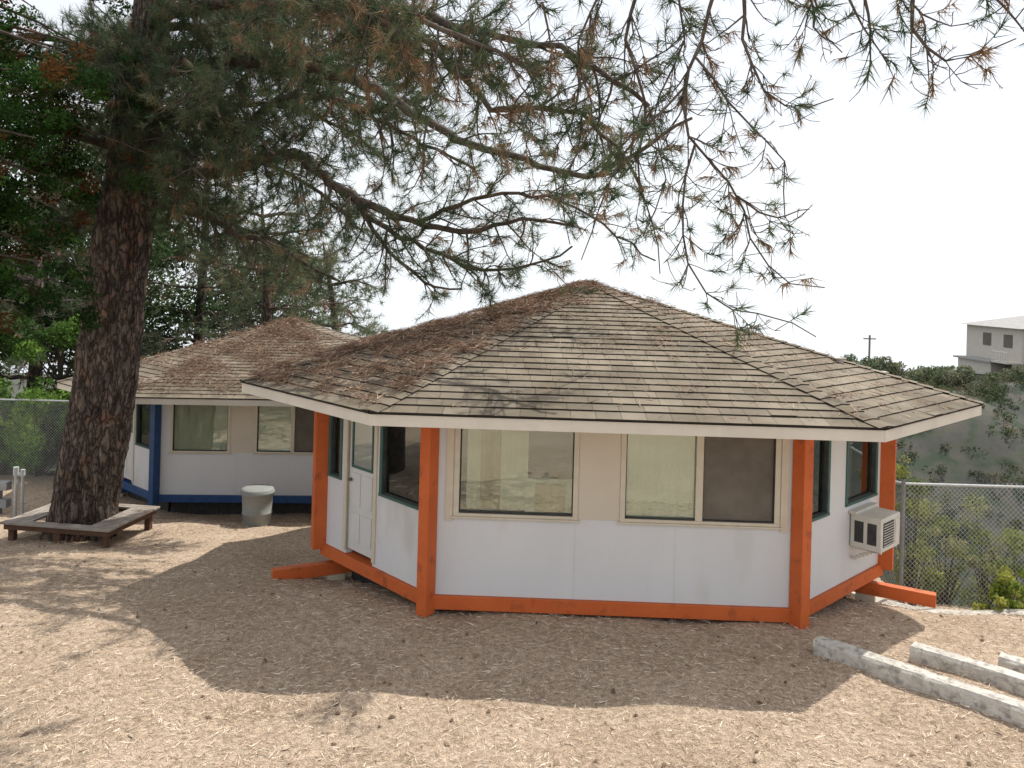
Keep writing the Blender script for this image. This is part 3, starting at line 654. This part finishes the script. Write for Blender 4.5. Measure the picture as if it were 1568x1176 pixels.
def leaves(name,clumps,n,size,cols,mat=None,parent=None,var=.35):
    cl=np.array([(c[0],c[1],c[2],c[3]) for c in clumps],float)
    w=cl[:,3]**2; w/=w.sum(); idx=rng.choice(len(cl),n,p=w)
    dv=rng.normal(size=(n,3)); dv/=np.linalg.norm(dv,axis=1,keepdims=True)
    P=cl[idx,:3]+dv*(cl[idx,3]*rng.uniform(.25,1.08,n)**.6)[:,None]*np.array([1,1,.8])
    a=rng.normal(size=(n,3)); a/=np.linalg.norm(a,axis=1,keepdims=True); b=np.cross(a,rng.normal(size=(n,3))); b/=np.linalg.norm(b,axis=1,keepdims=True)
    s=(size*rng.uniform(.5,1.3,n))[:,None]
    V=np.stack([P-a*s,P+b*s*.45,P+a*s,P-b*s*.45],1).reshape(-1,3); F=np.arange(4*n).reshape(n,4)
    cc=np.array(cols)[rng.integers(0,len(cols),len(cl))][idx]*(1+rng.uniform(-var,var,(n,1)))
    return npmesh(name,V,F,mat or M['leaf'],np.repeat(cc,4,axis=0),parent)
def leaftree(name,x,y,h,cr_,n,size,cols,tr=.15,lo=.3,nc=26):
    E=empty(name); gz=float(gh(x,y)); T=Tubes(); P=spline([(x,y,gz-.3),(x+.1,y+.1,gz+h*.45),(x,y,gz+h*.85)],10); T.add(P,np.linspace(tr,tr*.3,10),8)
    cl=[]
    for i in range(nc):
        t=random.uniform(lo,1); a=random.uniform(0,6.28); rr_=cr_*math.sin(math.pi*min(.95,max(.12,(1-t)*.8+.15)))*random.uniform(.3,1)
        c=np.array([x+math.cos(a)*rr_,y+math.sin(a)*rr_,gz+h*t]); cl.append((*c,random.uniform(.18,.36)*cr_*.8))
        b=P[min(9,int(t*7))]; T.add(np.array([b,(b+c)/2+rng.normal(0,.1,3),c]),[tr*.35,tr*.2,.01],5)
    T.make('trunk_and_branches',M['limb'],E); leaves('leaves',cl,n,size,cols,None,E); return E
E=empty('cedar_tree'); T=Tubes(); gz=float(gh(-9.6,12.2))
P=spline([(-9.7,12.2,gz-.2),(-9.6,12.2,4),(-9.4,12.2,11)],16); T.add(P,np.linspace(.3,.08,16),9)
cl=[]
for i in range(84):
    z=random.uniform(4.0,9.6); b=np.array([-9.55,12.2,z-.2]); a=random.uniform(-1.9,1.2); ln=random.uniform(1.2,3.5)*(1.1 if z>6 else .85)
    e=b+np.array([math.cos(a)*ln,math.sin(a)*ln,random.uniform(-.9,.3)])
    Q=spline([b,(b+e)/2+np.array([0,0,.25]),e],6); T.add(Q,np.linspace(.045,.008,6),5)
    for t in (.3,.5,.65,.8,.9,1.):
        c=b+(e-b)*t
        for _ in range(2): cl.append((c[0]+random.gauss(0,.2),c[1]+random.gauss(0,.2),c[2]-random.uniform(0,.6),random.uniform(.10,.26)))
T.make('trunk_and_branches',M['limb'],E); leaves('foliage',cl,90000,.04,[(.03,.065,.02),(.04,.09,.022),(.02,.045,.014),(.06,.12,.028),(.10,.05,.02)],None,E)
G1=[(.09,.16,.04),(.14,.24,.05),(.06,.11,.035),(.20,.30,.07)]
G2=[(.05,.085,.035),(.075,.11,.045),(.10,.135,.06),(.04,.065,.03)]
leaftree('broadleaf_tree',-17,23.5,5.2,2.8,18000,.08,G1)
leaftree('broadleaf_tree',-13.8,24.5,4.0,2.0,12000,.07,G1)
leaftree('broadleaf_tree',-20,29,10,4.5,22000,.11,G2,nc=48,lo=.15)
leaftree('broadleaf_tree',-15.5,31,8,4.5,20000,.11,G2,nc=48,lo=.15)
leaftree('broadleaf_tree',-11.5,37,9,5,18000,.11,G2,nc=40,lo=.15)
leaftree('broadleaf_tree',-18,36,14,6,22000,.12,G2,nc=48)
def shrub(x,y,r,n,size,cols,name='shrub',h=1.):
    gz=float(gh(x,y)); E=empty(name); T=Tubes(); cl=[]
    for i in range(20):
        c=np.array([x+random.gauss(0,r*.4),y+random.gauss(0,r*.4),gz+random.uniform(.15,1.3)*r*h]); cl.append((*c,r*random.uniform(.14,.34)))
        T.add(np.array([[x,y,gz-.1],(np.array([x,y,gz])+c)/2,c]),[.02,.012,.005],4)
    T.make('stems',M['twig'],E); leaves('leaves',cl,n,size,cols,None,E)
for x_ in (-19.5,-18,-16.5,-15.2,-14,-12.8,-11.6): shrub(x_,21.8+random.random(),1.4,4500,.06,G2 if int(x_)%2 else G1,h=1.3)
GY=[(.18,.22,.06),(.24,.27,.08),(.12,.16,.05),(.26,.26,.12)]
for (x_,y_,r_,h_) in ((6.75,13.3,.62,2.9),(7.8,14.2,.7,1.9),(8.6,13.6,.5,2.),(9.6,14.0,.7,2.),(10.8,13.6,.6,2.),(9.0,15.0,.9,1.8)):
    shrub(x_,y_,r_,3000,.032,GY,h=h_)
shrub(7.25,11.55,.42,1500,.04,[(.26,.32,.06),(.34,.36,.09),(.18,.24,.05)],h=1.1)
shrub(8.0,11.9,.5,1500,.04,[(.26,.32,.06),(.34,.36,.09),(.18,.24,.05)],h=1.2)
GG=[(.085,.11,.06),(.12,.14,.075),(.06,.08,.045),(.15,.14,.085)]
cl=[]
for i in range(520):
    y_=random.uniform(22,62); x_=random.uniform(.40,.82)*y_+random.uniform(-3,3); r_=random.choice([.2,.3,.4,.5,.7,1.0])
    gz=float(gh(x_,y_))
    for j in range(3): cl.append((x_+random.gauss(0,r_*.5),y_+random.gauss(0,r_*.5),gz+r_*.3,r_*random.uniform(.4,.8)))
leaves('hillside_shrubs',cl,56000,.09,GG)
cl=[]
for i in range(80):
    x_=random.uniform(24,56); y_=60+random.uniform(-2,3); gz=float(gh(x_,y_)); r_=random.uniform(.3,1.0)
    cl.append((x_,y_,gz+r_*.6,r_)); cl.append((x_+.5,y_,gz+r_*1.2,r_*.6))
leaves('ridge_treeline',cl,34000,.12,[(.14,.17,.10),(.18,.20,.12),(.21,.21,.14)])
# ---------------------------------------------------------------- hilltop house
H=empty('hilltop_house'); hx,hy,hz=42.0,66.0,-3.75
w=MB(); w.abox(hx,hx+9,hy,hy+8,hz,hz+5.2); w.abox(hx-1.3,hx-.002,hy+2,hy+7,hz,hz+2.2); w.make('walls',M['beige'],H)
rf=MB()
rf.quadbox([(hx-.5,hy-.5,hz+5.2),(hx+9.5,hy-.5,hz+5.2),(hx+9.5,hy+8.5,hz+5.2),(hx-.5,hy+8.5,hz+5.2),(hx+3,hy+3.5,hz+6.2),(hx+6,hy+3.5,hz+6.2),(hx+6,hy+4.5,hz+6.2),(hx+3,hy+4.5,hz+6.2)])
rf.abox(hx-1.6,hx-.01,hy+1.7,hy+7.3,hz+2.21,hz+2.35); rf.make('roof',M['rooftile2'],H)
wd=MB(); wf=MB()
for zf in (hz+.9,hz+3.3):
    for x0 in (hx+1,hx+3.2,hx+5.6):
        wd.abox(x0,x0+1.1,hy-.03,hy-.004,zf,zf+1.2); wf.abox(x0-.08,x0+1.18,hy-.05,hy-.032,zf-.1,zf-.005); wf.abox(x0+.52,x0+.58,hy-.06,hy-.033,zf,zf+1.2)
    for y0 in (hy+1.2,hy+4.2): wd.abox(hx-.03,hx-.004,y0,y0+1.2,zf+.2,zf+1.3)
wf.abox(hx-.02,hx+9.02,hy-.02,hy-.003,hz+2.55,hz+2.65)
wd.make('windows',M['screen'],H); wf.make('window_trim',M['fascia'],H)
dk=MB(); dk.abox(hx-1.5,hx-.01,hy-.5,hy+1.6,hz+2.3,hz+2.45)
for i in range(7): dk.abox(hx-1.5,hx-1.45,hy-.5+i*.33,hy-.45+i*.33,hz+2.45,hz+3.2)
dk.abox(hx-1.5,hx-1.44,hy-.5,hy+1.6,hz+3.2,hz+3.26); dk.make('balcony',M['fascia'],H)
up=MB(); px,py=29.5,66; gz=float(gh(px,py)); cyl(up,(px,py,gz),(px,py,.6),.08); up.abox(px-.5,px+.5,py-.06,py+.06,.25,.35)
up.make('utility_pole',M['wood'])
# ---------------------------------------------------------------- world, sun, camera
w=bpy.data.worlds.new('World'); bpy.context.scene.world=w; w.use_nodes=True; nt=w.node_tree; nt.nodes.clear(); L=nt.links.new
sdir=Vector((1.2,1.0,2.5)).normalized(); el=math.asin(sdir.z); az=math.atan2(sdir.x,sdir.y)
sky=nt.nodes.new('ShaderNodeTexSky'); sky.sky_type='NISHITA'; sky.sun_disc=False; sky.sun_elevation=el; sky.sun_rotation=az
sky.air_density=1.0; sky.dust_density=1.5; sky.ozone_density=1; sky.altitude=0
tc=nt.nodes.new('ShaderNodeTexCoord'); sx=nt.nodes.new('ShaderNodeSeparateXYZ'); mx=nt.nodes.new('ShaderNodeMath'); mx.operation='MAXIMUM'; mx.inputs[1].default_value=.12
cb=nt.nodes.new('ShaderNodeCombineXYZ'); L(tc.outputs['Generated'],sx.inputs[0]); L(sx.outputs[0],cb.inputs[0]); L(sx.outputs[1],cb.inputs[1]); L(sx.outputs[2],mx.inputs[0]); L(mx.outputs[0],cb.inputs[2])
L(cb.outputs[0],sky.inputs[0])
hz_=nt.nodes.new('ShaderNodeMixRGB'); hz_.inputs[0].default_value=.7; hz_.inputs[2].default_value=(8.1,8.15,8.2,1); L(sky.outputs[0],hz_.inputs[1])
bg=nt.nodes.new('ShaderNodeBackground'); bg.inputs[1].default_value=.15; ow=nt.nodes.new('ShaderNodeOutputWorld'); L(hz_.outputs[0],bg.inputs[0]); L(bg.outputs[0],ow.inputs[0])
sl=bpy.data.lights.new('sun','SUN'); sl.energy=5; sl.angle=R(.5); sl.color=(1,.96,.88); so=bpy.data.objects.new('sun',sl); C.objects.link(so)
so.rotation_mode='QUATERNION'; so.rotation_quaternion=(-sdir).to_track_quat('-Z','Y'); so.location=(10,10,30)
cam=bpy.data.cameras.new('camera'); co=bpy.data.objects.new('camera',cam); C.objects.link(co)
cam.sensor_width=36; cam.lens=28.24; cam.shift_y=-.0976; cam.clip_end=3000; cam.clip_start=.05
co.matrix_world=Matrix.Translation((0,0,4))@Matrix.Rotation(R(90),4,'X')@Matrix.Rotation(.027,4,'Z')
s=bpy.context.scene; s.camera=co; s.view_settings.view_transform='Standard'; s.view_settings.look='None'; s.view_settings.exposure=0
